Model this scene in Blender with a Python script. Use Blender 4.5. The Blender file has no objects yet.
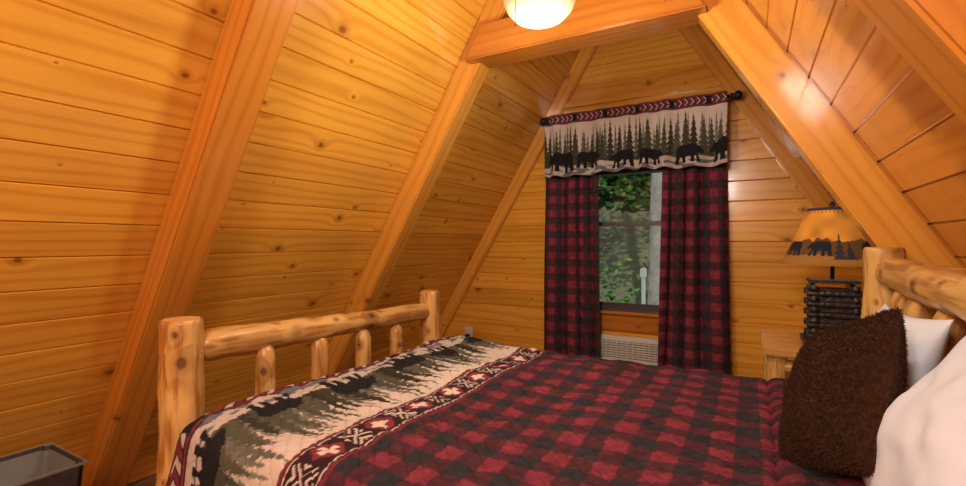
import bpy, bmesh, math, random
import numpy as np
from mathutils import Vector, Matrix, noise
random.seed(7); np.random.seed(7)
H=1.25; S=1.65; XC=-.75; W0=1.36; D=3.7; YB=-1.6
ZAP=W0*S
def XL(z,p=0): return XC-(W0-p)+z/S
def XR(z,p=0): return XC+(W0-p)-z/S
scene=bpy.context.scene
COL=scene.collection
# ---------------------------------------------------------------- materials
def newmat(name):
    m=bpy.data.materials.new(name); m.use_nodes=True
    nt=m.node_tree; b=nt.nodes['Principled BSDF']; return m,nt,b
def simple(name,col,rough=.6,metal=0,bump=0,bscale=60,spec=.5,var=0,dist=.01,sheen=0):
    m,nt,b=newmat(name)
    b.inputs['Roughness'].default_value=rough; b.inputs['Metallic'].default_value=metal
    b.inputs['Specular IOR Level'].default_value=spec
    if sheen:
        b.inputs['Sheen Weight'].default_value=sheen; b.inputs['Sheen Tint'].default_value=(.45,.25,.16,1)
    n=nt.nodes.new('ShaderNodeTexNoise'); n.inputs['Scale'].default_value=bscale; n.inputs['Detail'].default_value=4
    tc=nt.nodes.new('ShaderNodeTexCoord'); nt.links.new(tc.outputs['Object'],n.inputs['Vector'])
    mx=nt.nodes.new('ShaderNodeMix'); mx.data_type='RGBA'
    nt.links.new(n.outputs['Fac'],mx.inputs[0])
    k=var
    mx.inputs[6].default_value=(*[c*(1-k) for c in col],1); mx.inputs[7].default_value=(*[min(1,c*(1+k)) for c in col],1)
    nt.links.new(mx.outputs[2],b.inputs['Base Color'])
    if bump:
        bp=nt.nodes.new('ShaderNodeBump'); bp.inputs['Strength'].default_value=bump; bp.inputs['Distance'].default_value=dist
        nt.links.new(n.outputs['Fac'],bp.inputs['Height']); nt.links.new(bp.outputs['Normal'],b.inputs['Normal'])
    return m
def wood(name,c1,c2,knot,rough=.26,coat=.5,kscale=2.6,ks=.06,ring=55,var=.18,bump=.15,streak=0):
    m,nt,b=newmat(name); N=nt.nodes; L=nt.links
    def math_(op,a,bb=None,c=None):
        n=N.new('ShaderNodeMath'); n.operation=op
        for i,v in enumerate((a,bb,c)):
            if v is None: continue
            if isinstance(v,(int,float)): n.inputs[i].default_value=v
            else: L.new(v,n.inputs[i])
        return n.outputs[0]
    def comb(x,y,z=0.0):
        n=N.new('ShaderNodeCombineXYZ')
        for i,v in enumerate((x,y,z)):
            if isinstance(v,(int,float)): n.inputs[i].default_value=v
            else: L.new(v,n.inputs[i])
        return n.outputs[0]
    def noise_(vec,sc,det=3):
        n=N.new('ShaderNodeTexNoise'); n.inputs['Scale'].default_value=sc; n.inputs['Detail'].default_value=det
        L.new(vec,n.inputs['Vector']); return n.outputs['Fac']
    def rng(v,a,bb,c,d):
        n=N.new('ShaderNodeMapRange'); n.interpolation_type='SMOOTHSTEP'
        L.new(v,n.inputs[0])
        for i,x in enumerate((a,bb,c,d)): n.inputs[i+1].default_value=x
        return n.outputs[0]
    uv=N.new('ShaderNodeUVMap'); sp=N.new('ShaderNodeSeparateXYZ'); L.new(uv.outputs[0],sp.inputs[0])
    u,v=sp.outputs[0],sp.outputs[1]
    at=N.new('ShaderNodeAttribute'); at.attribute_name='pid'; pid=at.outputs['Fac']
    vo=math_('MULTIPLY_ADD',pid,5.31,v); uo=math_('MULTIPLY_ADD',pid,3.17,u)
    vor=N.new('ShaderNodeTexVoronoi'); vor.voronoi_dimensions='2D'; vor.inputs['Scale'].default_value=kscale
    L.new(comb(uo,math_('MULTIPLY',vo,1.25)),vor.inputs['Vector']); d=vor.outputs['Distance']
    sc=N.new('ShaderNodeSeparateColor'); L.new(vor.outputs['Color'],sc.inputs[0])
    rad=math_('MULTIPLY_ADD',math_('POWER',sc.outputs[0],2.0),ks*1.1,ks*.16)
    dn=math_('DIVIDE',d,rad)
    halo=math_('POWER',2.718,math_('MULTIPLY',dn,-.55))
    n1=noise_(comb(math_('MULTIPLY',uo,.8),math_('MULTIPLY',vo,7)),1.0,2)
    ph=math_('ADD',math_('MULTIPLY',v,ring*2),math_('ADD',math_('MULTIPLY',n1,16.0),math_('MULTIPLY',halo,12.0)))
    sn=math_('MULTIPLY_ADD',math_('SINE',ph),.5,.5)
    fine=noise_(comb(math_('MULTIPLY',uo,4),math_('MULTIPLY',vo,150)),1.0,2)
    big=noise_(comb(math_('MULTIPLY',uo,1.3),math_('MULTIPLY',vo,4)),1.0,2)
    f=math_('ADD',math_('MULTIPLY',math_('POWER',sn,3.0),.30),math_('ADD',math_('MULTIPLY',fine,.28),math_('MULTIPLY',big,.55)))
    f=math_('MULTIPLY',math_('SUBTRACT',f,.22),1.35)
    if streak:
        sk=noise_(comb(math_('MULTIPLY',uo,4),math_('MULTIPLY',vo,30)),1.0,5)
        f=math_('ADD',f,rng(sk,.48,.68,0,streak))
    mx=N.new('ShaderNodeMix'); mx.data_type='RGBA'; L.new(f,mx.inputs[0]); mx.inputs[6].default_value=(*c1,1); mx.inputs[7].default_value=(*c2,1)
    fr=math_('FRACT',math_('MULTIPLY',pid,.6180339)); br=math_('MULTIPLY_ADD',fr,var,1-var/2)
    vm=N.new('ShaderNodeVectorMath'); vm.operation='SCALE'; L.new(mx.outputs[2],vm.inputs[0]); L.new(br,vm.inputs['Scale'])
    mh=N.new('ShaderNodeMix'); mh.data_type='RGBA'
    L.new(rng(dn,1.0,3.2,.45,0.0),mh.inputs[0]); L.new(vm.outputs[0],mh.inputs[6]); mh.inputs[7].default_value=(*[ (a+b_)/2*.85 for a,b_ in zip(c2,knot)],1)
    mk=N.new('ShaderNodeMix'); mk.data_type='RGBA'
    km=rng(math_('MULTIPLY_ADD',fine,.5,dn),.75,1.5,.8,0.0)
    L.new(km,mk.inputs[0]); L.new(mh.outputs[2],mk.inputs[6]); mk.inputs[7].default_value=(*knot,1)
    L.new(mk.outputs[2],b.inputs['Base Color'])
    b.inputs['Roughness'].default_value=rough
    b.inputs['Coat Weight'].default_value=coat; b.inputs['Coat Roughness'].default_value=.10
    bp=N.new('ShaderNodeBump'); bp.inputs['Strength'].default_value=bump; bp.inputs['Distance'].default_value=.003
    L.new(big,bp.inputs['Height']); L.new(bp.outputs['Normal'],b.inputs['Normal'])
    if coat>.8: L.new(bp.outputs['Normal'],b.inputs['Coat Normal'])
    return m
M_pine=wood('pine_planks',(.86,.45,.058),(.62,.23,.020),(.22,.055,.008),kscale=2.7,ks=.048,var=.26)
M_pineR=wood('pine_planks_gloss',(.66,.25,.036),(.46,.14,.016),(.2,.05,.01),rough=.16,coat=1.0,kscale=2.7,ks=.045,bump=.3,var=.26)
M_beam=wood('pine_beam',(.68,.27,.032),(.47,.145,.014),(.2,.05,.01),ks=.035)
M_beamL=wood('pine_beam_light',(.80,.38,.056),(.58,.22,.024),(.25,.07,.012),ks=.035)
M_collar=wood('collar_stain',(.58,.21,.028),(.40,.115,.014),(.16,.04,.01),ks=.035)
M_log=wood('peeled_log',(.76,.48,.15),(.38,.155,.03),(.10,.035,.012),rough=.42,coat=.25,kscale=7.0,ks=.14,ring=26,var=.15,bump=.8,streak=.8)
M_logend=simple('log_end_grain',(.62,.38,.14),.5,bscale=30,var=.3)
M_stand=wood('nightstand_pine',(.66,.37,.11),(.42,.19,.045),(.15,.05,.02))
M_floor=wood('floor_boards',(.20,.10,.04),(.13,.06,.025),(.08,.03,.01),rough=.4)
M_black=simple('black_iron',(.012,.011,.012),.45,.3,.3,40)
M_blackwood=simple('dark_carved',(.020,.015,.013),.4,0,.6,50,var=.5)
M_white=simple('white_linen',(.70,.74,.84),.9,0,.3,9,dist=.02)
M_acw=simple('ac_plastic',(.66,.64,.58),.5)
M_acd=simple('ac_slot',(.20,.195,.185),.6)
M_frame=simple('window_frame_bronze',(.06,.05,.045),.4)
M_brown=simple('brown_plush',(.050,.021,.011),1,0,1.0,75,var=.8,dist=.012,spec=.1,sheen=.3)
def colmat(name,rough=.9,bump=.3,bscale=180,trans=None):
    m,nt,b=newmat(name); at=nt.nodes.new('ShaderNodeAttribute'); at.attribute_name='Col'
    nt.links.new(at.outputs['Color'],b.inputs['Base Color']); b.inputs['Roughness'].default_value=rough
    b.inputs['Specular IOR Level'].default_value=.2
    n=nt.nodes.new('ShaderNodeTexNoise'); n.inputs['Scale'].default_value=bscale
    tc=nt.nodes.new('ShaderNodeTexCoord'); nt.links.new(tc.outputs['Object'],n.inputs['Vector'])
    bp=nt.nodes.new('ShaderNodeBump'); bp.inputs['Strength'].default_value=bump; bp.inputs['Distance'].default_value=.004
    nt.links.new(n.outputs['Fac'],bp.inputs['Height']); nt.links.new(bp.outputs['Normal'],b.inputs['Normal'])
    if trans:
        nt.links.new(at.outputs['Color'],b.inputs['Emission Color']); b.inputs['Emission Strength'].default_value=trans
    return m
M_cloth=colmat('woven_print')
M_quilt=colmat('quilted_print',bump=.8,bscale=70)
# ---------------------------------------------------------------- helpers
def link(o,parent=None):
    COL.objects.link(o)
    if parent: o.parent=parent
    return o
def empty(name):
    e=bpy.data.objects.new(name,None); e.empty_display_size=.1; return link(e)
def setpid(me,val):
    a=me.attributes.new('pid','FLOAT','POINT'); 
    if np.isscalar(val): val=np.full(len(me.vertices),val)
    a.data.foreach_set('value',np.asarray(val,dtype=np.float32))
def smooth(me): 
    me.polygons.foreach_set('use_smooth',[True]*len(me.polygons))
def rawmesh(name,verts,faces,mat,parent=None,uvs=None,pid=0.0,sm=False):
    me=bpy.data.meshes.new(name); me.from_pydata([tuple(v) for v in verts],[],faces); me.materials.append(mat)
    if uvs is not None:
        ul=me.uv_layers.new(name='UVMap'); 
        li=np.zeros(len(me.loops),dtype=np.int32); me.loops.foreach_get('vertex_index',li)
        ul.data.foreach_set('uv',np.asarray(uvs,dtype=np.float32)[li].ravel())
    setpid(me,pid)
    if sm: smooth(me)
    me.update(); o=bpy.data.objects.new(name,me); return link(o,parent)
def box(name,c,d,mat,parent=None,bev=.004,rot=None,seg=2):
    bm=bmesh.new(); bmesh.ops.create_cube(bm,size=1)
    for v in bm.verts: v.co=Vector((v.co.x*d[0],v.co.y*d[1],v.co.z*d[2]))
    if bev: bmesh.ops.bevel(bm,geom=bm.edges[:],offset=min(bev,min(d)*.4),segments=seg,affect='EDGES',clamp_overlap=True)
    la=int(np.argmax(d)); ot=[i for i in range(3) if i!=la]
    ul=bm.loops.layers.uv.new('UVMap')
    for f in bm.faces:
        for l in f.loops: l[ul].uv=(l.vert.co[la],l.vert.co[ot[0]]+l.vert.co[ot[1]])
    me=bpy.data.meshes.new(name); bm.to_mesh(me); bm.free(); me.materials.append(mat); setpid(me,random.random()*40)
    o=bpy.data.objects.new(name,me); o.location=c
    if rot: o.rotation_euler=rot
    return link(o,parent)
def prism(name,poly,y0,y1,mat,along,parent=None,bev=.008):
    bm=bmesh.new()
    a=[bm.verts.new((x,y0,z)) for x,z in poly]; b=[bm.verts.new((x,y1,z)) for x,z in poly]
    n=len(poly); bm.faces.new(a); bm.faces.new(b[::-1])
    for i in range(n): bm.faces.new((a[i],b[i],b[(i+1)%n],a[(i+1)%n]))
    bmesh.ops.recalc_face_normals(bm,faces=bm.faces[:])
    if bev: bmesh.ops.bevel(bm,geom=bm.edges[:],offset=bev,segments=2,affect='EDGES')
    A=Vector((along[0],0,along[1])).normalized(); Nn=Vector((-A.z,0,A.x))
    ul=bm.loops.layers.uv.new('UVMap')
    for f in bm.faces:
        for l in f.loops: l[ul].uv=(l.vert.co.dot(A),l.vert.co.dot(Nn)+l.vert.co.y)
    me=bpy.data.meshes.new(name); bm.to_mesh(me); bm.free(); me.materials.append(mat); setpid(me,random.random()*40)
    return link(bpy.data.objects.new(name,me),parent)
def lathe(name,prof,mat,parent=None,loc=(0,0,0),seg=32,bump=0,seed=0,M=None,cap=True,sm=True):
    vs=[];uv=[];fs=[]
    for i,(r,z) in enumerate(prof):
        for j in range(seg):
            a=2*math.pi*j/seg; rr=r
            if bump: rr=r*(1+bump*noise.noise(Vector((math.cos(a)*1.3+seed*7.1,math.sin(a)*1.3,z*5+seed)))+bump*.6*noise.noise(Vector((math.cos(a)*3+seed,math.sin(a)*3,z*16))))
            vs.append((rr*math.cos(a),rr*math.sin(a),z)); uv.append((z,abs(a-math.pi)*max(r,.02)))
    for i in range(len(prof)-1):
        for j in range(seg):
            k=(j+1)%seg; fs.append((i*seg+j,i*seg+k,(i+1)*seg+k,(i+1)*seg+j))
    if cap:
        fs.append(tuple(range(seg))[::-1]); fs.append(tuple((len(prof)-1)*seg+j for j in range(seg)))
    o=rawmesh(name,vs,fs,mat,parent,uv,pid=seed*1.37+.2,sm=sm)
    if M is not None: o.matrix_world=M
    else: o.location=loc
    return o
def log(name,p0,p1,r0,r1,parent,seed=1,mat=None,bump=.14,taper=0):
    p0=Vector(p0);p1=Vector(p1); L=(p1-p0).length; n=max(8,int(L/.025))
    prof=[(r0*.86,0),(r0*.95,.004),(r0,.014)]
    for i in range(1,n):
        t=i/n; z=.014+(L-.028)*t; prof.append((r0+(r1-r0)*t,z))
    prof+=[(r1,L-.014),(r1*.95,L-.004),(r1*.86,L)]
    if taper:
        prof=[(r*(1-.45*max(0,1-min(z,L-z)/taper)**2),z) for r,z in prof]
    q=(p1-p0).to_track_quat('Z','Y').to_matrix().to_4x4(); M=Matrix.Translation(p0)@q
    o=lathe(name,prof,mat or M_log,parent,seg=24,bump=bump,seed=seed,M=M)
    me=o.data
    if mat is None:
        me.materials.append(M_logend)
        for p in me.polygons:
            if len(p.vertices)>10: p.material_index=1; p.use_smooth=False
    return o
def grid(name,P,C,mat,parent=None,sm=True):
    n,m,_=P.shape; idx=np.arange(n*m).reshape(n,m)
    f=np.stack([idx[:-1,:-1],idx[1:,:-1],idx[1:,1:],idx[:-1,1:]],-1).reshape(-1,4)
    me=bpy.data.meshes.new(name); me.vertices.add(n*m); me.vertices.foreach_set('co',P.reshape(-1).astype(np.float32))
    me.loops.add(len(f)*4); me.loops.foreach_set('vertex_index',f.reshape(-1).astype(np.int32))
    me.polygons.add(len(f)); me.polygons.foreach_set('loop_start',np.arange(0,len(f)*4,4,dtype=np.int32))
    me.update(calc_edges=True); me.validate()
    if C is not None:
        a=me.attributes.new('Col','FLOAT_COLOR','POINT'); c4=np.ones((n*m,4),dtype=np.float32); c4[:,:3]=C.reshape(-1,3); a.data.foreach_set('color',c4.ravel())
    me.materials.append(mat)
    if sm: smooth(me)
    return link(bpy.data.objects.new(name,me),parent)
def vnoise(x,y,seed=0):
    r=np.random.RandomState(seed); T=r.rand(64,64)
    xi=np.floor(x).astype(int); yi=np.floor(y).astype(int); fx=x-xi; fy=y-yi
    fx=fx*fx*(3-2*fx); fy=fy*fy*(3-2*fy)
    g=lambda a,b:T[a%64,b%64]
    return (g(xi,yi)*(1-fx)+g(xi+1,yi)*fx)*(1-fy)+(g(xi,yi+1)*(1-fx)+g(xi+1,yi+1)*fx)*fy
# ---------------------------------------------------------------- room shell (plank walls)
def slope_wall(name,side,mat):
    vs=[];fs=[];uv=[];pid=[]
    sl=math.sqrt(1+1/S/S); z=-H; r=0; c=.006; W=.14/sl
    X=(lambda z:XL(z)) if side<0 else (lambda z:XR(z))
    nx=-side*1.0; nn=Vector((nx,0,-1/S)).normalized()
    while z<ZAP-.001:
        z1=min(z+W,ZAP); k=random.random()*60; u0=random.random()*10
        base=len(vs)
        for zz,dep in((z,.009),(z+c,0),(z1-c*.3,0),(z1,.009)):
            for y in (YB,D):
                p=Vector((X(zz),y,zz+H))-nn*dep
                vs.append(p); uv.append((y+u0,(zz-z)*sl)); pid.append(k)
        for i in range(3):
            a=base+i*2; q=(a,a+1,a+3,a+2); fs.append(q if side>0 else q[::-1])
        z=z1
    return rawmesh(name,vs,fs,mat,None,uv,np.array(pid))
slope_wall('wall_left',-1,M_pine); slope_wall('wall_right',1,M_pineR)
HX0,HX1=-1.14,-.40; HR0,HR1=5,13
def end_wall(name,y,hole,face):
    vs=[];fs=[];uv=[];pid=[]; r=0; z=-H; c=.005
    while z<ZAP-.005:
        z1=min(z+.14,ZAP-.001)
        def seg(fa,fb):
            k=random.random()*60; u0=random.random()*9; base=len(vs)
            for zz,dep in((z,.009),(z+c,0),(z1-c,0),(z1,.009)):
                for x in (fa(zz),fb(zz)):
                    vs.append((x,y+dep*face,zz+H)); uv.append((x+u0,zz-z)); pid.append(k)
            for i in range(3):
                a=base+i*2; fs.append((a,a+1,a+3,a+2))
        if hole and HR0<=r<HR1:
            seg(XL,lambda q:HX0); seg(lambda q:HX1,XR)
        else: seg(XL,XR)
        z=z1; r+=1
    return rawmesh(name,vs,fs,M_pine,None,uv,np.array(pid))
end_wall('wall_back',D,True,1); end_wall('wall_front',YB,False,-1)
vs=[];fs=[];uv=[];pid=[]
x=XL(-H)-.02
while x<XR(-H):
    b=len(vs);k=random.random()*50
    for xx,dz in((x,-.003),(x+.003,0),(x+.117,0),(x+.12,-.003)):
        for y in(YB,D): vs.append((xx,y,dz)); uv.append((y,xx-x)); pid.append(k)
    for i in range(3): a=b+i*2; fs.append((a,a+2,a+3,a+1))
    x+=.12
rawmesh('floor',vs,fs,M_floor,None,uv,np.array(pid))
def rafters(y0,y1,pl,pr,matl,matr,zb=-H):
    za=(W0-pl)*S
    prism('rafter',[(XL(zb),zb+H),(XL(zb,pl),zb+H),(XC,za+H),(XC,ZAP+H)],y0,y1,matl,(1/S,1))
    za=(W0-pr)*S
    prism('rafter',[(XR(zb),zb+H),(XR(zb,pr),zb+H),(XC,za+H),(XC,ZAP+H)],y0,y1,matr,(-1/S,1))
rafters(-.2,-.08,.15,.15,M_beam,M_beam); rafters(1.00,1.16,.15,.15,M_beam,M_beam); rafters(2.30,2.42,.165,.195,M_beamL,M_beamL); rafters(3.64,3.698,.12,.12,M_beamL,M_beamL)
def collar(y0,y1,z0,z1,pl,pr,mat):
    prism('collar_beam',[(XL(z0,pl),z0+H),(XR(z0,pr),z0+H),(XR(z1,pr),z1+H),(XL(z1,pl),z1+H)],y0,y1,mat,(1,0))
collar(2.23,2.41,1.02,1.20,.10,.15,M_collar)
prism('trim_1',[(XL(1.10,.1),1.10+H),(XR(1.10,.1),1.10+H),(XR(1.15,.1),1.15+H),(XL(1.15,.1),1.15+H)],3.665,3.699,M_beamL,(1,0),bev=.003)
box('baseboard_left',(XL(-H+.05)+.03,(YB+D)/2,.05),(.02,D-YB-.02,.10),M_beam,bev=.004)
box('baseboard_right',(XR(-H+.05)-.03,(YB+D)/2,.05),(.02,D-YB-.02,.10),M_beam,bev=.004)
# ---------------------------------------------------------------- window
win=empty('window_1')
zb=HR0*.14; zt=HR1*.14; cx=(HX0+HX1)/2; ww=HX1-HX0
for nm,c,d in(('casing_left',(HX0-.03,D-.012,(zb+zt)/2),(.09,.024,zt-zb+.16)),('casing_right',(HX1+.03,D-.012,(zb+zt)/2),(.09,.024,zt-zb+.16)),
    ('casing_top',(cx,D-.012,zt+.04),(ww+.14,.026,.09)),('casing_bottom',(cx,D-.012,zb-.065),(ww+.14,.026,.13)),('stool',(cx,D-.02,zb+.012),(ww+.16,.07,.022))):
    box(nm,c,d,M_collar,win,.004)
for nm,c,d in(('jamb_left',(HX0+.015,D+.05,(zb+zt)/2),(.03,.12,zt-zb)),('jamb_right',(HX1-.015,D+.05,(zb+zt)/2),(.03,.12,zt-zb)),
    ('jamb_top',(cx,D+.05,zt-.015),(ww,.12,.03)),('jamb_bottom',(cx,D+.05,zb+.035),(ww,.12,.03)),('meeting_rail',(cx,D+.05,H+.15),(ww,.05,.035)),
    ('sash_bottom',(cx,D+.04,zb+.06),(ww,.035,.04)),('sash_left',(HX0+.045,D+.04,(zb+H+.15)/2),(.03,.035,H+.15-zb)),('sash_right',(HX1-.045,D+.04,(zb+H+.15)/2),(.03,.035,H+.15-zb))):
    box(nm,c,d,M_frame,win,.003)
mg,nt,b=newmat('window_glass'); out=nt.nodes['Material Output']
tr=nt.nodes.new('ShaderNodeBsdfTransparent'); tr.inputs[0].default_value=(.92,.95,.93,1); gl=nt.nodes.new('ShaderNodeBsdfGlossy'); gl.inputs['Roughness'].default_value=.02
mx=nt.nodes.new('ShaderNodeMixShader'); mx.inputs[0].default_value=.012; nt.links.new(tr.outputs[0],mx.inputs[1]); nt.links.new(gl.outputs[0],mx.inputs[2]); nt.links.new(mx.outputs[0],out.inputs['Surface'])
box('glass',(cx,D+.06,(zb+zt)/2),(ww-.04,.004,zt-zb-.04),mg,win,0)
# ---------------------------------------------------------------- fabric patterns
CREAM=np.array((.60,.52,.45)); BLK=np.array((.014,.014,.017)); OLV=np.array((.080,.080,.052)); GRY=np.array((.18,.18,.145)); RED=np.array((.195,.030,.048)); DPL=np.array((.045,.016,.024)); MIX=np.array((.072,.022,.030))
def plaid(s,t,w=.075):
    a=np.mod(np.floor(s/w),2); b=np.mod(np.floor(t/w),2); k=(a+b)[...,None]
    c=np.where(k==0,RED,np.where(k==1,MIX,BLK*1.9))
    return c*(.75+.5*vnoise(s*60,t*60,3))[...,None]
BEAR=np.array([(0,.50),(.03,.60),(.14,.68),(.2,.80),(.27,.86),(.32,.78),(.5,.9),(.65,.99),(.8,.93),(1.05,.92),(1.3,.96),(1.5,.86),(1.6,.65),(1.58,.4),(1.62,.2),(1.66,.0),(1.42,.0),(1.4,.15),(1.32,.35),(1.22,.3),(1.2,.12),(1.22,0),(1.0,0),(1.02,.2),(1.0,.38),(.8,.34),(.72,.3),(.74,.12),(.72,0),(.5,0),(.52,.2),(.5,.36),(.42,.3),(.4,.1),(.36,0),(.18,0),(.22,.1),(.3,.3),(.32,.45),(.2,.46),(.08,.42)])
def inpoly(x,y,P):
    r=np.zeros(x.shape,bool); n=len(P); j=n-1
    for i in range(n):
        xi,yi=P[i]; xj,yj=P[j]
        c=((yi>y)!=(yj>y))&(x<(xj-xi)*(y-yi)/((yj-yi) if yj!=yi else 1e-9)+xi); r^=c; j=i
    return r
def tree(s,t,c,b,h,w,tiers=7):
    y=(t-b)/h; f=np.mod(y*tiers,1)
    half=w*(1.03-y)*(.4+.6*(1-f)); return (y>0)&(y<1)&(np.abs(s-c)<half)
def forest(s,t,Hh,L,seed,bearw=.19,dens=1.0,bgap=(1.15,1.5),hh=(.5,.84)):
    r=random.Random(seed)
    C=np.broadcast_to(CREAM,s.shape+(3,)).copy()
    C*=(.9+.2*vnoise(s*9,t*9,seed))[...,None]
    x=-.02
    while x<L+.05:
        C[tree(s,t,x,Hh*.14,Hh*r.uniform(*hh),r.uniform(.03,.05))]=GRY*r.uniform(.6,1.1); x+=r.uniform(.03,.06)/dens
    x=0
    while x<L+.05:
        C[tree(s,t,x,Hh*.12,Hh*r.uniform(*hh),r.uniform(.04,.065),8)]=OLV*r.uniform(.35,1.2); x+=r.uniform(.045,.11)/dens
    gnd=t<Hh*(.15+.08*vnoise(s*12,s*0,seed+5)); C[gnd]=CREAM*.85
    g2=(t<Hh*.13)&(vnoise(s*20,t*60,seed+9)>.58); C[g2]=np.array((.13,.15,.17))
    x=.03
    while x<L:
        k=bearw/1.66*r.uniform(.8,1.1); fl=r.random()<.4; u=(s-x)/k
        if fl: u=1.66-u
        C[inpoly(u,(t-Hh*r.uniform(.07,.15))/k,BEAR)]=BLK; x+=bearw*r.uniform(*bgap)
    return C
def chevron(s,t,w,per=.05,cw=.36):
    C=np.broadcast_to(DPL,s.shape+(3,)).copy()
    m=np.abs(t-w/2); p=np.mod(s+m*1.0,per)/per
    k=(m<w*.30)&(p<cw); C[k]=CREAM*.85
    k=(m<w*.30)&(p>.52)&(p<.84); C[k]=RED
    k=(m>w*.36)&(m<w*.44); C[k]=RED*1.2
    blk=np.mod(s,per*6)<per*.9; C[blk&(m<w*.3)]=BLK
    return C
def crossband(s,t,w):
    C=np.broadcast_to(DPL*.8,s.shape+(3,)).copy(); m=t-w/2; am=np.abs(m)
    C[am>w*.42]=RED*.9
    C[(am>w*.35)&(am<w*.39)]=CREAM
    q=np.mod(s,.19)-.095; r1=(np.abs(q)+am*.8)
    C[(r1<.052)&(am<w*.3)]=RED*1.1
    cr=((np.abs(q)<.009)&(am<.030))|((np.abs(q)<.030)&(am<.009)); C[cr]=CREAM*1.1
    st=(np.abs(q)>.062)&(am<w*.3)&(np.mod(np.abs(q)+am*.9,.022)<.008); C[st]=CREAM
    return C
# ---------------------------------------------------------------- curtains
rod=empty('curtain_rod'); RZ=H+.985; RY=3.565
def cyl(name,p0,p1,r,mat,parent,seg=16):
    p0=Vector(p0);p1=Vector(p1);L=(p1-p0).length
    M=Matrix.Translation(p0)@(p1-p0).to_track_quat('Z','Y').to_matrix().to_4x4()
    return lathe(name,[(r,0),(r,L)],mat,parent,seg=seg,M=M)
cyl('bar',(-1.425,RY,RZ),(-.11,RY,RZ),.010,M_black,rod)
for sx,x in((-1,-1.415),(1,-.115)):
    prof=[(.006,0),(.024,.004),(.024,.014),(.012,.020),(.030,.034),(.035,.05),(.026,.064),(.008,.072)]
    M=Matrix.Translation((x,RY,RZ))@Matrix.Rotation(math.pi/2*sx,4,'Y'); lathe('finial',prof,M_black,rod,M=M,seg=14)
    box('bracket',(x-sx*.03,(RY+3.638)/2,RZ),(.02,.073,.04),M_black,rod,.003)
def curtain(x0,x1,z0,z1,y,seed,flare):
    n,m=220,430; u=np.linspace(0,1,n)[:,None]; v=np.linspace(0,1,m)[None,:]
    amp=.036*(.5+.6*v)
    ph=u*2*math.pi*3.6+.5*np.sin(v*2.5+seed)+1.1*np.sin(u*7+seed)
    X=x0+(x1-x0)*u+flare*(u-.5)*v**1.5+.026*np.cos(ph)*(.3+v*.6)
    Y=y-.01+amp*np.sin(ph)+.008*np.sin(u*31+v*6)
    Z=z1+(z0-z1)*v+0*u
    P=np.stack([X,Y,Z],-1)
    ds=np.sqrt(np.diff(X[:,200])**2+np.diff(Y[:,200])**2); arc=np.concatenate([[0],np.cumsum(ds)])[:,None]+0*v
    C=plaid(arc+seed*.03,Z+0*u,.056)*1.15
    o=grid('curtain',P,C,M_cloth); md=o.modifiers.new('s','SOLIDIFY'); md.thickness=.002
    return o
curtain(-1.455,-1.02,.07,RZ-.02,3.59,1,.07); curtain(-.545,-.135,.07,RZ-.02,3.59,4,.11)
n,m=640,240; u=np.linspace(0,1,n)[:,None]; v=np.linspace(0,1,m)[None,:]
VH=.485; X=-1.43+u*1.30+0*v; A=.020*(.3+.9*v)
ph=u*2*math.pi*8+1.2*np.sin(u*11); Y=3.515+A*np.sin(ph)+0.004*np.sin(u*70); Z=RZ+.025-v*VH*(1+.02*np.sin(u*9)+.012*np.sin(ph))
C=np.zeros((n,m,3)); s=u*1.5+0*v; t=(1-v)*VH+0*u
C[:]=forest(s,t,VH*.84,1.5,12,.245,1.15,(.95,1.2),(.6,.88))
tb=(t>VH*.84); C[tb]=chevron(s,t-VH*.84,VH*.16,.045,.22)[tb]
C[(t<.008)]=DPL
o=grid('curtain_valance',np.stack([X,Y,Z],-1),C,M_cloth); md=o.modifiers.new('s','SOLIDIFY'); md.thickness=.002
# ---------------------------------------------------------------- air conditioner
ac=empty('air_conditioner'); az1=H-.715; az0=.16
box('body',(-.79,3.674,(az0+az1)/2),(.86,.048,az1-az0),M_acw,ac,.008)
box('slot',(-.79,3.649,az1-.10),(.80,.006,.13),M_acd,ac,.001)
for i in range(7): box('louver',(-.79,3.643,az1-.045-i*.018),(.80,.010,.008),M_acw,ac,.001,rot=(.5,0,0))
for i in range(20): box('divider',(-1.17+i*.04,3.641,az1-.10),(.004,.008,.13),M_acw,ac,.001)
for i in range(9): box('grille_bar',(-.79,3.645,az1-.2-i*.014),(.80,.008,.006),M_acd,ac,.001)
# ---------------------------------------------------------------- outlet
ou=empty('electrical_outlet')
box('plate',(-2.25,3.694,H-.83),(.085,.008,.125),M_acw,ou,.003); box('socket_upper',(-2.25,3.688,H-.80),(.036,.006,.03),M_acw,ou,.002)
box('plug',(-2.25,3.672,H-.855),(.04,.035,.045),M_black,ou,.006)
cyl('cord',(-2.25,3.67,H-.86),(-2.26,3.68,.03),.004,M_black,ou,8)
# ---------------------------------------------------------------- bed
bed=empty('bed'); BX0,BX1=-1.6,.42; Y0,Y1=.84,2.2
log('foot_post_1',(BX0-.015,Y0,0),(BX0,Y0,H-.245),.066,.060,bed,1)
log('foot_post_2',(BX0,Y1,0),(BX0,Y1,H-.275),.066,.056,bed,2)
log('head_post_1',(BX1,Y0,0),(BX1,Y0,H-.02),.072,.064,bed,3)
log('head_post_2',(BX1,Y1,0),(BX1,Y1,H-.015),.074,.060,bed,4)
log('foot_rail',(BX0,Y0+.05,H-.345),(BX0,Y1-.03,H-.385),.054,.042,bed,5,taper=.05)
log('foot_rail_low',(BX0-.03,Y0+.04,.45),(BX0-.03,Y1-.03,.45),.05,.05,bed,6)
for i,y in enumerate((1.13,1.385,1.64,1.88)):
    log('spindle_%d'%(i+1),(BX0+.02,y,.44),(BX0+.02,y,H-.385-.012*i),.038,.035,bed,10+i,taper=.04)
log('head_rail',(BX1+.01,Y0+.05,H-.14),(BX1+.01,Y1-.04,H-.10),.058,.052,bed,20,taper=.07)
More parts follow.
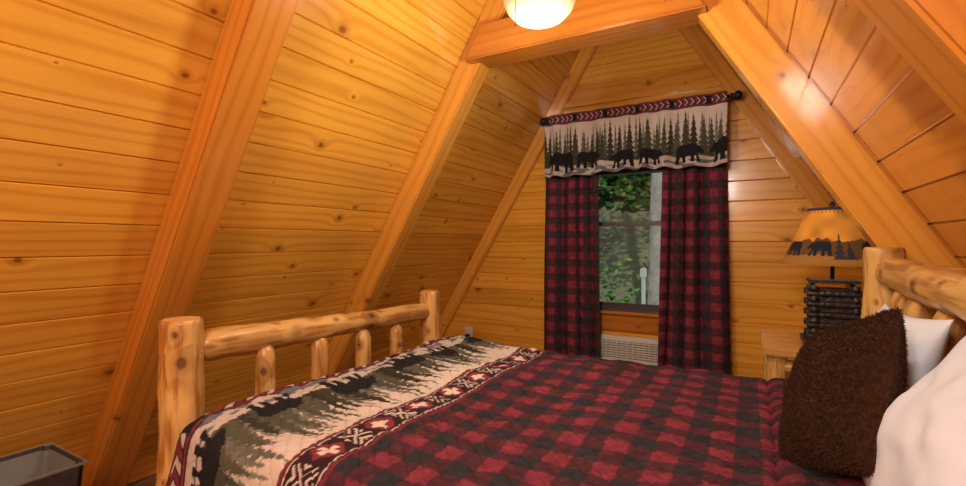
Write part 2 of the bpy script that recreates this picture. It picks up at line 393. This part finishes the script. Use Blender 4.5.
log('head_rail_mid',(BX1+.01,Y0+.05,H-.52),(BX1+.01,Y1-.04,H-.52),.05,.05,bed,21)
for i,y in enumerate((1.05,1.32,1.59,1.84,2.02)):
    log('head_spindle_%d'%(i+1),(BX1+.01,y+.05,H-.52),(BX1+.01,y-.05,H-.15),.038,.036,bed,25+i,taper=.05)
log('side_rail_1',(BX0,Y0,.38),(BX1,Y0,.38),.055,.055,bed,30); log('side_rail_2',(BX0,Y1,.38),(BX1,Y1,.38),.055,.055,bed,31)
MX0,MX1,MY0,MY1=-1.515,.32,.755,2.24; TOP=H-.55
box('box_spring',((MX0+MX1)/2,(MY0+MY1)/2,.40),(MX1-MX0-.06,MY1-MY0-.20,.16),M_white,bed,.02)
box('mattress',((MX0+MX1)/2+.01,(MY0+MY1)/2,(.48+TOP-.02)/2),(MX1-MX0-.05,MY1-MY0-.06,TOP-.03-.48),M_white,bed,.05,seg=4)
# quilt
st=.0042
sx=np.arange(-.30,MX1-MX0+.01,st)[:,None]; ty=np.arange(-.44,MY1-MY0+.42,st)[None,:]
LX=MX1-MX0; LY=MY1-MY0; R=.08
ax=np.minimum(sx-R,0)+0*ty; ay=np.where(ty<R,ty-R,np.where(ty>LY-R,ty-(LY-R),0))+0*sx
rr=np.sqrt(ax**2+ay**2)+1e-9; ang=np.minimum(rr/R,math.pi/2*.93)
over=np.maximum(rr-R*math.pi/2*.93,0)
out=R*np.sin(ang)+over*.18; drop=R*(1-np.cos(ang))+over*.98
bx=np.maximum(sx,R)+0*ty; by=np.clip(ty,R,LY-R)+0*sx
ss=sx+0*ty; tt=ty+0*sx; xs=MX0+ss
wave=.022*np.sin(xs*15)*np.clip(over/.25,0,1)*(np.abs(ay)>0)
X=MX0+bx+ax/rr*out; Y=MY0+by+ay/rr*(out+wave)
X=np.where((ay>-.02)|(by>R+.02),np.maximum(X,MX0-.025),X)
und=.018*(vnoise(ss*3.3+9,tt*3.3+9,1)-.5)*2+.007*(vnoise(ss*18+9,tt*18+20,2)-.5)*2
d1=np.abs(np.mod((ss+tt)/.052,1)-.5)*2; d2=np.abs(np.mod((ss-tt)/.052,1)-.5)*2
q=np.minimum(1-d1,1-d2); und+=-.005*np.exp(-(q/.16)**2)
und+=.028*np.exp(-((xs+1.36)/.13)**2)-.010*np.exp(-((xs-.06)/.012)**2)+.010*np.clip((xs-.06)/.03,0,1)
Z=TOP+.008-drop+und; Z=np.maximum(Z,.30)
C=plaid(ss+.02,tt+.02,.060)
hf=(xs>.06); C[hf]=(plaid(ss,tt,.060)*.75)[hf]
crs=(xs>-1.01)&(xs<-.865); C[crs]=crossband(tt,xs+1.01,.145)[crs]
FA=-1.395; fr=(xs<=-1.01)&(xs>FA); C[fr]=forest(tt+.44,xs-FA,.40,2.35,31,.21,1.4,(1.2,1.6),(.45,.86))[fr]
cv=(xs<=FA)&(xs>FA-.12); C[cv]=chevron(tt,xs-FA+.12,.12,.075)[cv]
cv=(xs<=FA-.12); C[cv]=plaid(ss,tt,.060)[cv]
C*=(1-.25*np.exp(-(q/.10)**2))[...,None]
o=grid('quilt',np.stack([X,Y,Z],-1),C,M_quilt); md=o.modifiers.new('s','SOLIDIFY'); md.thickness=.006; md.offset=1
# pillows
def pillow(name,loc,w,h,T,mat,rot,seed,furr=0):
    n=110 if furr else 60; g=np.linspace(-1,1,n); a,b=np.meshgrid(g,g,indexing='ij')
    th=T*np.clip((1-np.abs(a)**2.3)*(1-np.abs(b)**2.3),0,1)**.62
    px=a*w/2*(1-.11*(1-b*b)*a*a) ; py=b*h/2*(1-.11*(1-a*a)*b*b)
    if furr:
        px=px*(1-.08*(a*b)**4); py=py*(1-.08*(a*b)**4)
    wr=(vnoise(a*2+9,b*2+9,seed)-.5)*.03+(vnoise(a*6+20,b*5+9,seed+1)-.5)*.012
    wr=wr+.006*np.sin(np.arctan2(b,a)*14+seed)*np.clip(np.hypot(a,b)-.4,0,1)
    env=np.clip(th/T,0,1)
    if furr: wr=wr+(np.random.rand(n,n)-.5)*furr
    top=np.stack([px,py,th/2+wr*env],-1); bot=np.stack([px,py,-th/2+wr*.3*env],-1)
    vs=np.concatenate([top.reshape(-1,3),bot.reshape(-1,3)]); idx=np.arange(n*n).reshape(n,n); fs=[]
    for i in range(n-1):
        for j in range(n-1):
            fs.append((idx[i,j],idx[i+1,j],idx[i+1,j+1],idx[i,j+1])); k=n*n
            fs.append((k+idx[i,j+1],k+idx[i+1,j+1],k+idx[i+1,j],k+idx[i,j]))
    me=bpy.data.meshes.new(name); me.from_pydata(vs.tolist(),[],[tuple(int(q) for q in f) for f in fs]); me.materials.append(mat)
    bm=bmesh.new(); bm.from_mesh(me); bmesh.ops.remove_doubles(bm,verts=bm.verts[:],dist=.0008); bm.normal_update()
    if furr:
        base=[(v.co.copy(),v.normal.copy()) for v in bm.verts]
        for co_,no_ in base:
            for _ in range(2):
                j=Vector((random.uniform(-.003,.003),random.uniform(-.003,.003),0)); t1=Vector((random.uniform(-1,1),random.uniform(-1,1),random.uniform(-1,1))).normalized()*.0016
                tip=co_+j+no_*random.uniform(.003,.008)+Vector((random.uniform(-.003,.003),random.uniform(-.003,.003),random.uniform(-.002,.002)))
                bm.faces.new((bm.verts.new(co_+j+t1),bm.verts.new(co_+j-t1),bm.verts.new(tip)))
    bm.to_mesh(me); bm.free(); smooth(me)
    o=bpy.data.objects.new(name,me); o.matrix_world=Matrix.Translation(loc)@rot; link(o)
    if furr==0:
        sd=o.modifiers.new('ss','SUBSURF'); sd.levels=1; sd.render_levels=1
    return o
def prot(lean,yaw,roll=0):
    B=Matrix(((0,0,-1),(-1,0,0),(0,1,0))).to_4x4()
    return Matrix.Rotation(math.radians(yaw),4,'Z')@Matrix.Rotation(math.radians(lean),4,'Y')@B@Matrix.Rotation(math.radians(roll),4,'Z')
pillow('pillow',(.315,1.66,TOP+.190),.56,.39,.14,M_white,prot(20,0,3),5)
pillow('pillow',(.315,1.07,TOP+.165),.58,.40,.18,M_white,prot(26,4,-6),8)
pillow('throw_pillow',(.18,1.39,TOP+.185),.37,.39,.16,M_brown,prot(22,14,27),11,furr=.002)
# ---------------------------------------------------------------- nightstand
ns=empty('nightstand'); nx0,nx1,ny0,ny1=.05,.60,2.56,3.10; NT=.76
for i in range(4):
    w=(ny1-ny0)/4; box('top_board_%d'%i,((nx0+nx1)/2,ny0+w*(i+.5),NT-.02),(nx1-nx0,w-.004,.04),M_stand,ns,.008)
for i,(x,y) in enumerate(((nx0+.06,ny0+.06),(nx1-.06,ny0+.06),(nx0+.06,ny1-.06),(nx1-.06,ny1-.06))): log('leg_%d'%i,(x,y,0),(x,y,NT-.04),.045,.042,ns,40+i)
for j,z in enumerate((NT-.09,.18)):
    for k,(a,b_) in enumerate((((nx0+.06,ny0+.06),(nx1-.06,ny0+.06)),((nx0+.06,ny1-.06),(nx1-.06,ny1-.06)),((nx0+.06,ny0+.06),(nx0+.06,ny1-.06)),((nx1-.06,ny0+.06),(nx1-.06,ny1-.06)))):
        log('rail_%d%d'%(j,k),(*a,z),(*b_,z),.03,.03,ns,50+j*4+k)
box('drawer_front',(nx0+.055,(ny0+ny1)/2,NT-.16),(.02,.36,.12),M_stand,ns,.006); box('shelf',((nx0+nx1)/2,(ny0+ny1)/2,.2),(.42,.42,.02),M_stand,ns)
# ---------------------------------------------------------------- table lamp
lp=empty('table_lamp'); lx,ly=.35,2.84
box('foot',(lx,ly,NT+.012),(.25,.22,.024),M_blackwood,lp,.004)
for i in range(10):
    z=NT+.040+i*.026; off=.070
    for sgn in(-1,1):
        if i%2==0: log('stack_%d'%i,(lx-.110,ly+sgn*off,z),(lx+.110,ly+sgn*off,z),.017,.017,lp,i+3,M_blackwood)
        else: log('stack_%d'%i,(lx+sgn*off*1.15,ly-.10,z),(lx+sgn*off*1.15,ly+.10,z),.017,.017,lp,i+9,M_blackwood)
box('core',(lx,ly,NT+.145),(.165,.145,.25),M_blackwood,lp,.004)
box('top_plate',(lx,ly,NT+.305),(.20,.17,.016),M_blackwood,lp,.003)
cyl('stem',(lx,ly,NT+.30),(lx,ly,NT+.665),.009,M_black,lp)
lathe('finial',[(.004,0),(.012,.008),(.014,.018),(.008,.028),(.002,.034)],M_black,lp,(lx,ly,NT+.66),12)
for i in range(3):
    a=i*2.1+.4; cyl('spider_%d'%i,(lx,ly,NT+.65),(lx+.098*math.cos(a),ly+.098*math.sin(a),NT+.65),.003,M_black,lp,6)
n,m=480,90; aa=np.linspace(0,2*math.pi,n)[:,None]; v=np.linspace(0,1,m)[None,:]
zz=.275*v; rad=.205-.105*v+.012*(1-v)**4; P=np.stack([lx+rad*np.cos(aa),ly+rad*np.sin(aa),NT+.385+zz+0*aa],-1)
s=aa/(2*math.pi)*1.3+0*v; t=zz+0*aa
AMB=np.array((.52,.20,.026)); C=np.broadcast_to(AMB,s.shape+(3,)).copy()*(.6+.8*vnoise(s*14,t*20,4))[...,None]
mt=t<.065+.055*vnoise(s*7,s*0,18)+.02*vnoise(s*40,s*0,19); C[mt]=np.array((.11,.045,.012))
hill=t<.03+.03*vnoise(s*9,s*0,8); C[hill]=np.array((.26,.11,.025))
r=random.Random(4); x=0
while x<1.3:
    if r.random()<.75: C[tree(s,t,x,.03,r.uniform(.07,.15),.028,5)]=BLK*r.uniform(1,2.5); x+=r.uniform(.03,.06)
    else:
        k=.12/1.66; C[inpoly((s-x-.0)/k,(t-.045)/k,BEAR)]=BLK; x+=.15
C[t<.010]=AMB*.5; C[t>.262]=BLK*2
st_=(np.mod(s,.03)<.006)&(t>.25); C[st_]=BLK*2
MS=colmat('lampshade_parchment',bump=.1,trans=.42)
o=grid('shade',P,C,MS,lp)
# ---------------------------------------------------------------- ceiling light
cl=empty('ceiling_light'); cxl,cyl_=XC+.055,1.66; gz=H+.83
mG,nt,b=newmat('frosted_globe'); b.inputs['Base Color'].default_value=(.55,.40,.21,1); b.inputs['Roughness'].default_value=.25
n_=nt.nodes.new('ShaderNodeTexNoise'); n_.inputs['Scale'].default_value=9; tc=nt.nodes.new('ShaderNodeTexCoord'); nt.links.new(tc.outputs['Object'],n_.inputs[0])
cr=nt.nodes.new('ShaderNodeMix'); cr.data_type='RGBA'; nt.links.new(n_.outputs['Fac'],cr.inputs[0]); cr.inputs[6].default_value=(1,.70,.32,1); cr.inputs[7].default_value=(1,.84,.52,1)
nt.links.new(cr.outputs[2],b.inputs['Emission Color']); b.inputs['Emission Strength'].default_value=.38
prof=[(.01,0),(.05,.006),(.095,.026),(.124,.056),(.138,.09),(.134,.12),(.122,.145)]
lathe('globe',prof,mG,cl,(cxl,cyl_,gz),40)
lathe('fitter',[(.122,0),(.146,.004),(.146,.045),(.11,.075),(.05,.085)],M_black,cl,(cxl,cyl_,gz+.125),40)
cyl('rod',(cxl,cyl_,gz+.19),(cxl,cyl_,H+ZAP-.12),.012,M_black,cl)
cyl('pull_chain',(cxl-.03,cyl_-.15,gz-.06),(cxl-.03,cyl_-.15,gz+.15),.0016,M_black,cl,6)
# ---------------------------------------------------------------- trash can
tc_=empty('trash_can'); tx,ty_=-2.14,.60
def taper_box(name,x,y,z0,z1,a0,b0,a1,b1,mat,par,thick=.006,bottom=True):
    bm=bmesh.new(); lo=[bm.verts.new((x+sx*a0,y+sy*b0,z0)) for sx,sy in((-1,-1),(1,-1),(1,1),(-1,1))]; hi=[bm.verts.new((x+sx*a1,y+sy*b1,z1)) for sx,sy in((-1,-1),(1,-1),(1,1),(-1,1))]
    if bottom: bm.faces.new(lo[::-1])
    for i in range(4): bm.faces.new((lo[i],lo[(i+1)%4],hi[(i+1)%4],hi[i]))
    e=[e for e in bm.edges if abs(e.verts[0].co.z-e.verts[1].co.z)>.01]
    bmesh.ops.bevel(bm,geom=e,offset=.02,segments=4,affect='EDGES')
    me=bpy.data.meshes.new(name); bm.to_mesh(me); bm.free(); me.materials.append(mat); o=link(bpy.data.objects.new(name,me),par)
    md=o.modifiers.new('s','SOLIDIFY'); md.thickness=thick; return o
M_bin=simple('bin_outer',(.045,.04,.038),.6,0,.3,30,var=.7); M_bag=simple('bin_liner',(.22,.22,.20),.6,0,.4,14,var=.2)
taper_box('body',tx,ty_,.001,.495,.11,.10,.15,.135,M_bin,tc_); taper_box('liner',tx,ty_,.02,.482,.10,.09,.143,.128,M_bag,tc_,.003)
taper_box('rim',tx,ty_,.490,.498,.152,.137,.153,.138,M_bag,tc_,.006,False)
# ---------------------------------------------------------------- outside
M_leaf=simple('leaves',(.085,.20,.028),.6,0,0,1.2,var=.8); M_leaf2=simple('leaves_dark',(.030,.085,.018),.6,0,0,1.2,var=.6)
M_bark=simple('bark',(.30,.26,.22),.9,0,.8,12,var=.5); M_grnd=simple('leaf_litter',(.15,.14,.08),1,0,.5,8,var=.6); M_rock=simple('rock',(.30,.29,.27),.9,0,.6,5,var=.4)
M_postw=simple('painted_post',(.85,.85,.82),.5)
n=60; gx=np.linspace(-12,8,n)[:,None]; gy=np.linspace(0,12,n)[None,:]
def gz_(y): return -1.0+.10*(y-4)+.06*(y-4)**2
Z=gz_(4+gy)*1.0+.15*vnoise(gx*2+30,gy*2+0*gx,6)
Z=np.minimum(Z,4.5)
grid('hillside_ground',np.stack([gx+0*gy,4.0+gy+0*gx,Z],-1),None,M_grnd)
def leaves(name,n,xr,yr,zr,size,mat,th=-.15):
    P=[];F=[]
    for i in range(n):
        c=Vector((random.uniform(*xr),random.uniform(*yr),random.uniform(*zr)))
        if noise.noise(c*.9)<th: continue
        q=Matrix.Rotation(random.random()*6.28,3,'Z')@Matrix.Rotation(random.uniform(-1.4,1.4),3,'X')@Matrix.Rotation(random.uniform(-1,1),3,'Y')
        s=size*random.uniform(.6,1.3); b=len(P)
        for a,b2 in((-.5,0),(-.1,.28),(.5,0),(-.1,-.28)): P.append(c+q@Vector((a*s,b2*s,0)))
        F.append((b,b+1,b+2,b+3))
    return rawmesh(name,P,F,mat)
leaves('tree_foliage',8000,(-5,1.5),(6.8,8.2),(1.9,4.5),.13,M_leaf,0.05); leaves('tree_foliage',26000,(-8,3),(10,12.5),(.6,7),.34,M_leaf2,-.6)
leaves('shrub',6500,(-4.5,1.2),(6.8,8.2),(.1,1.5),.10,M_leaf,.0)
for i,(x,y,r_) in enumerate(((-1.12,6.5,.10),(-3.0,9,.2),(.2,9.4,.14),(-4.3,8.8,.18))): log('tree_trunk',(x,y,-.9),(x+.18,y,6.2),r_,r_*.7,None,60+i,M_bark,.2)
gp=empty('garden_post')
cyl('pole',(-.93,4.9,-1.0),(-.93,4.9,.90),.020,M_postw,gp); box('cap',(-.93,4.9,.95),(.06,.06,.10),M_postw,gp,.01)
for i in range(16):
    bm=bmesh.new(); bmesh.ops.create_icosphere(bm,subdivisions=2,radius=1)
    sz=random.uniform(.16,.32)
    for v_ in bm.verts: v_.co*=sz*(1+.4*noise.noise(v_.co*1.5+Vector((i*3,0,0)))); v_.co.z*=.6
    me=bpy.data.meshes.new('garden_rock'); bm.to_mesh(me); bm.free(); me.materials.append(M_rock)
    y=5.6+i%4*.3; o=link(bpy.data.objects.new('garden_rock',me)); o.location=(-3.0+i*.2,y,gz_(y)+.16)
# ---------------------------------------------------------------- lights
w=bpy.data.worlds.new('World'); scene.world=w; w.use_nodes=True
w.node_tree.nodes['Background'].inputs[0].default_value=(.75,.88,1,1); w.node_tree.nodes['Background'].inputs[1].default_value=.8
def light(name,kind,loc,e,col,size=.1,rot=None):
    l=bpy.data.lights.new(name,kind); l.energy=e; l.color=col
    if kind=='POINT': l.shadow_soft_size=size
    if kind=='SUN': l.angle=.02
    o=bpy.data.objects.new(name,l); o.location=loc
    if rot: o.rotation_euler=rot
    return link(o)
light('sun','SUN',(0,0,8),2.3,(1,.97,.88),rot=(math.radians(40),0,math.radians(20)))
light('ceiling_bulb','POINT',(cxl,cyl_,gz-.12),34,(1,.92,.78),.12)
light('table_lamp_bulb','POINT',(lx,ly,NT+.50),3,(1,.75,.45),.04)
light('fill_light','POINT',(-.45,-.75,H+.85),92,(1,.97,.92),.25)  # unseen soft fill added behind the camera, no fixture there
# ---------------------------------------------------------------- camera
cam=bpy.data.cameras.new('Camera'); cam.sensor_width=36; cam.lens=470/966*36; cam.clip_start=.02
co=bpy.data.objects.new('Camera',cam); co.location=(0,0,H); co.rotation_euler=(math.radians(90),0,math.radians(29.6)); link(co); scene.camera=co
scene.view_settings.view_transform='Standard'; scene.view_settings.look='None'; scene.view_settings.exposure=0
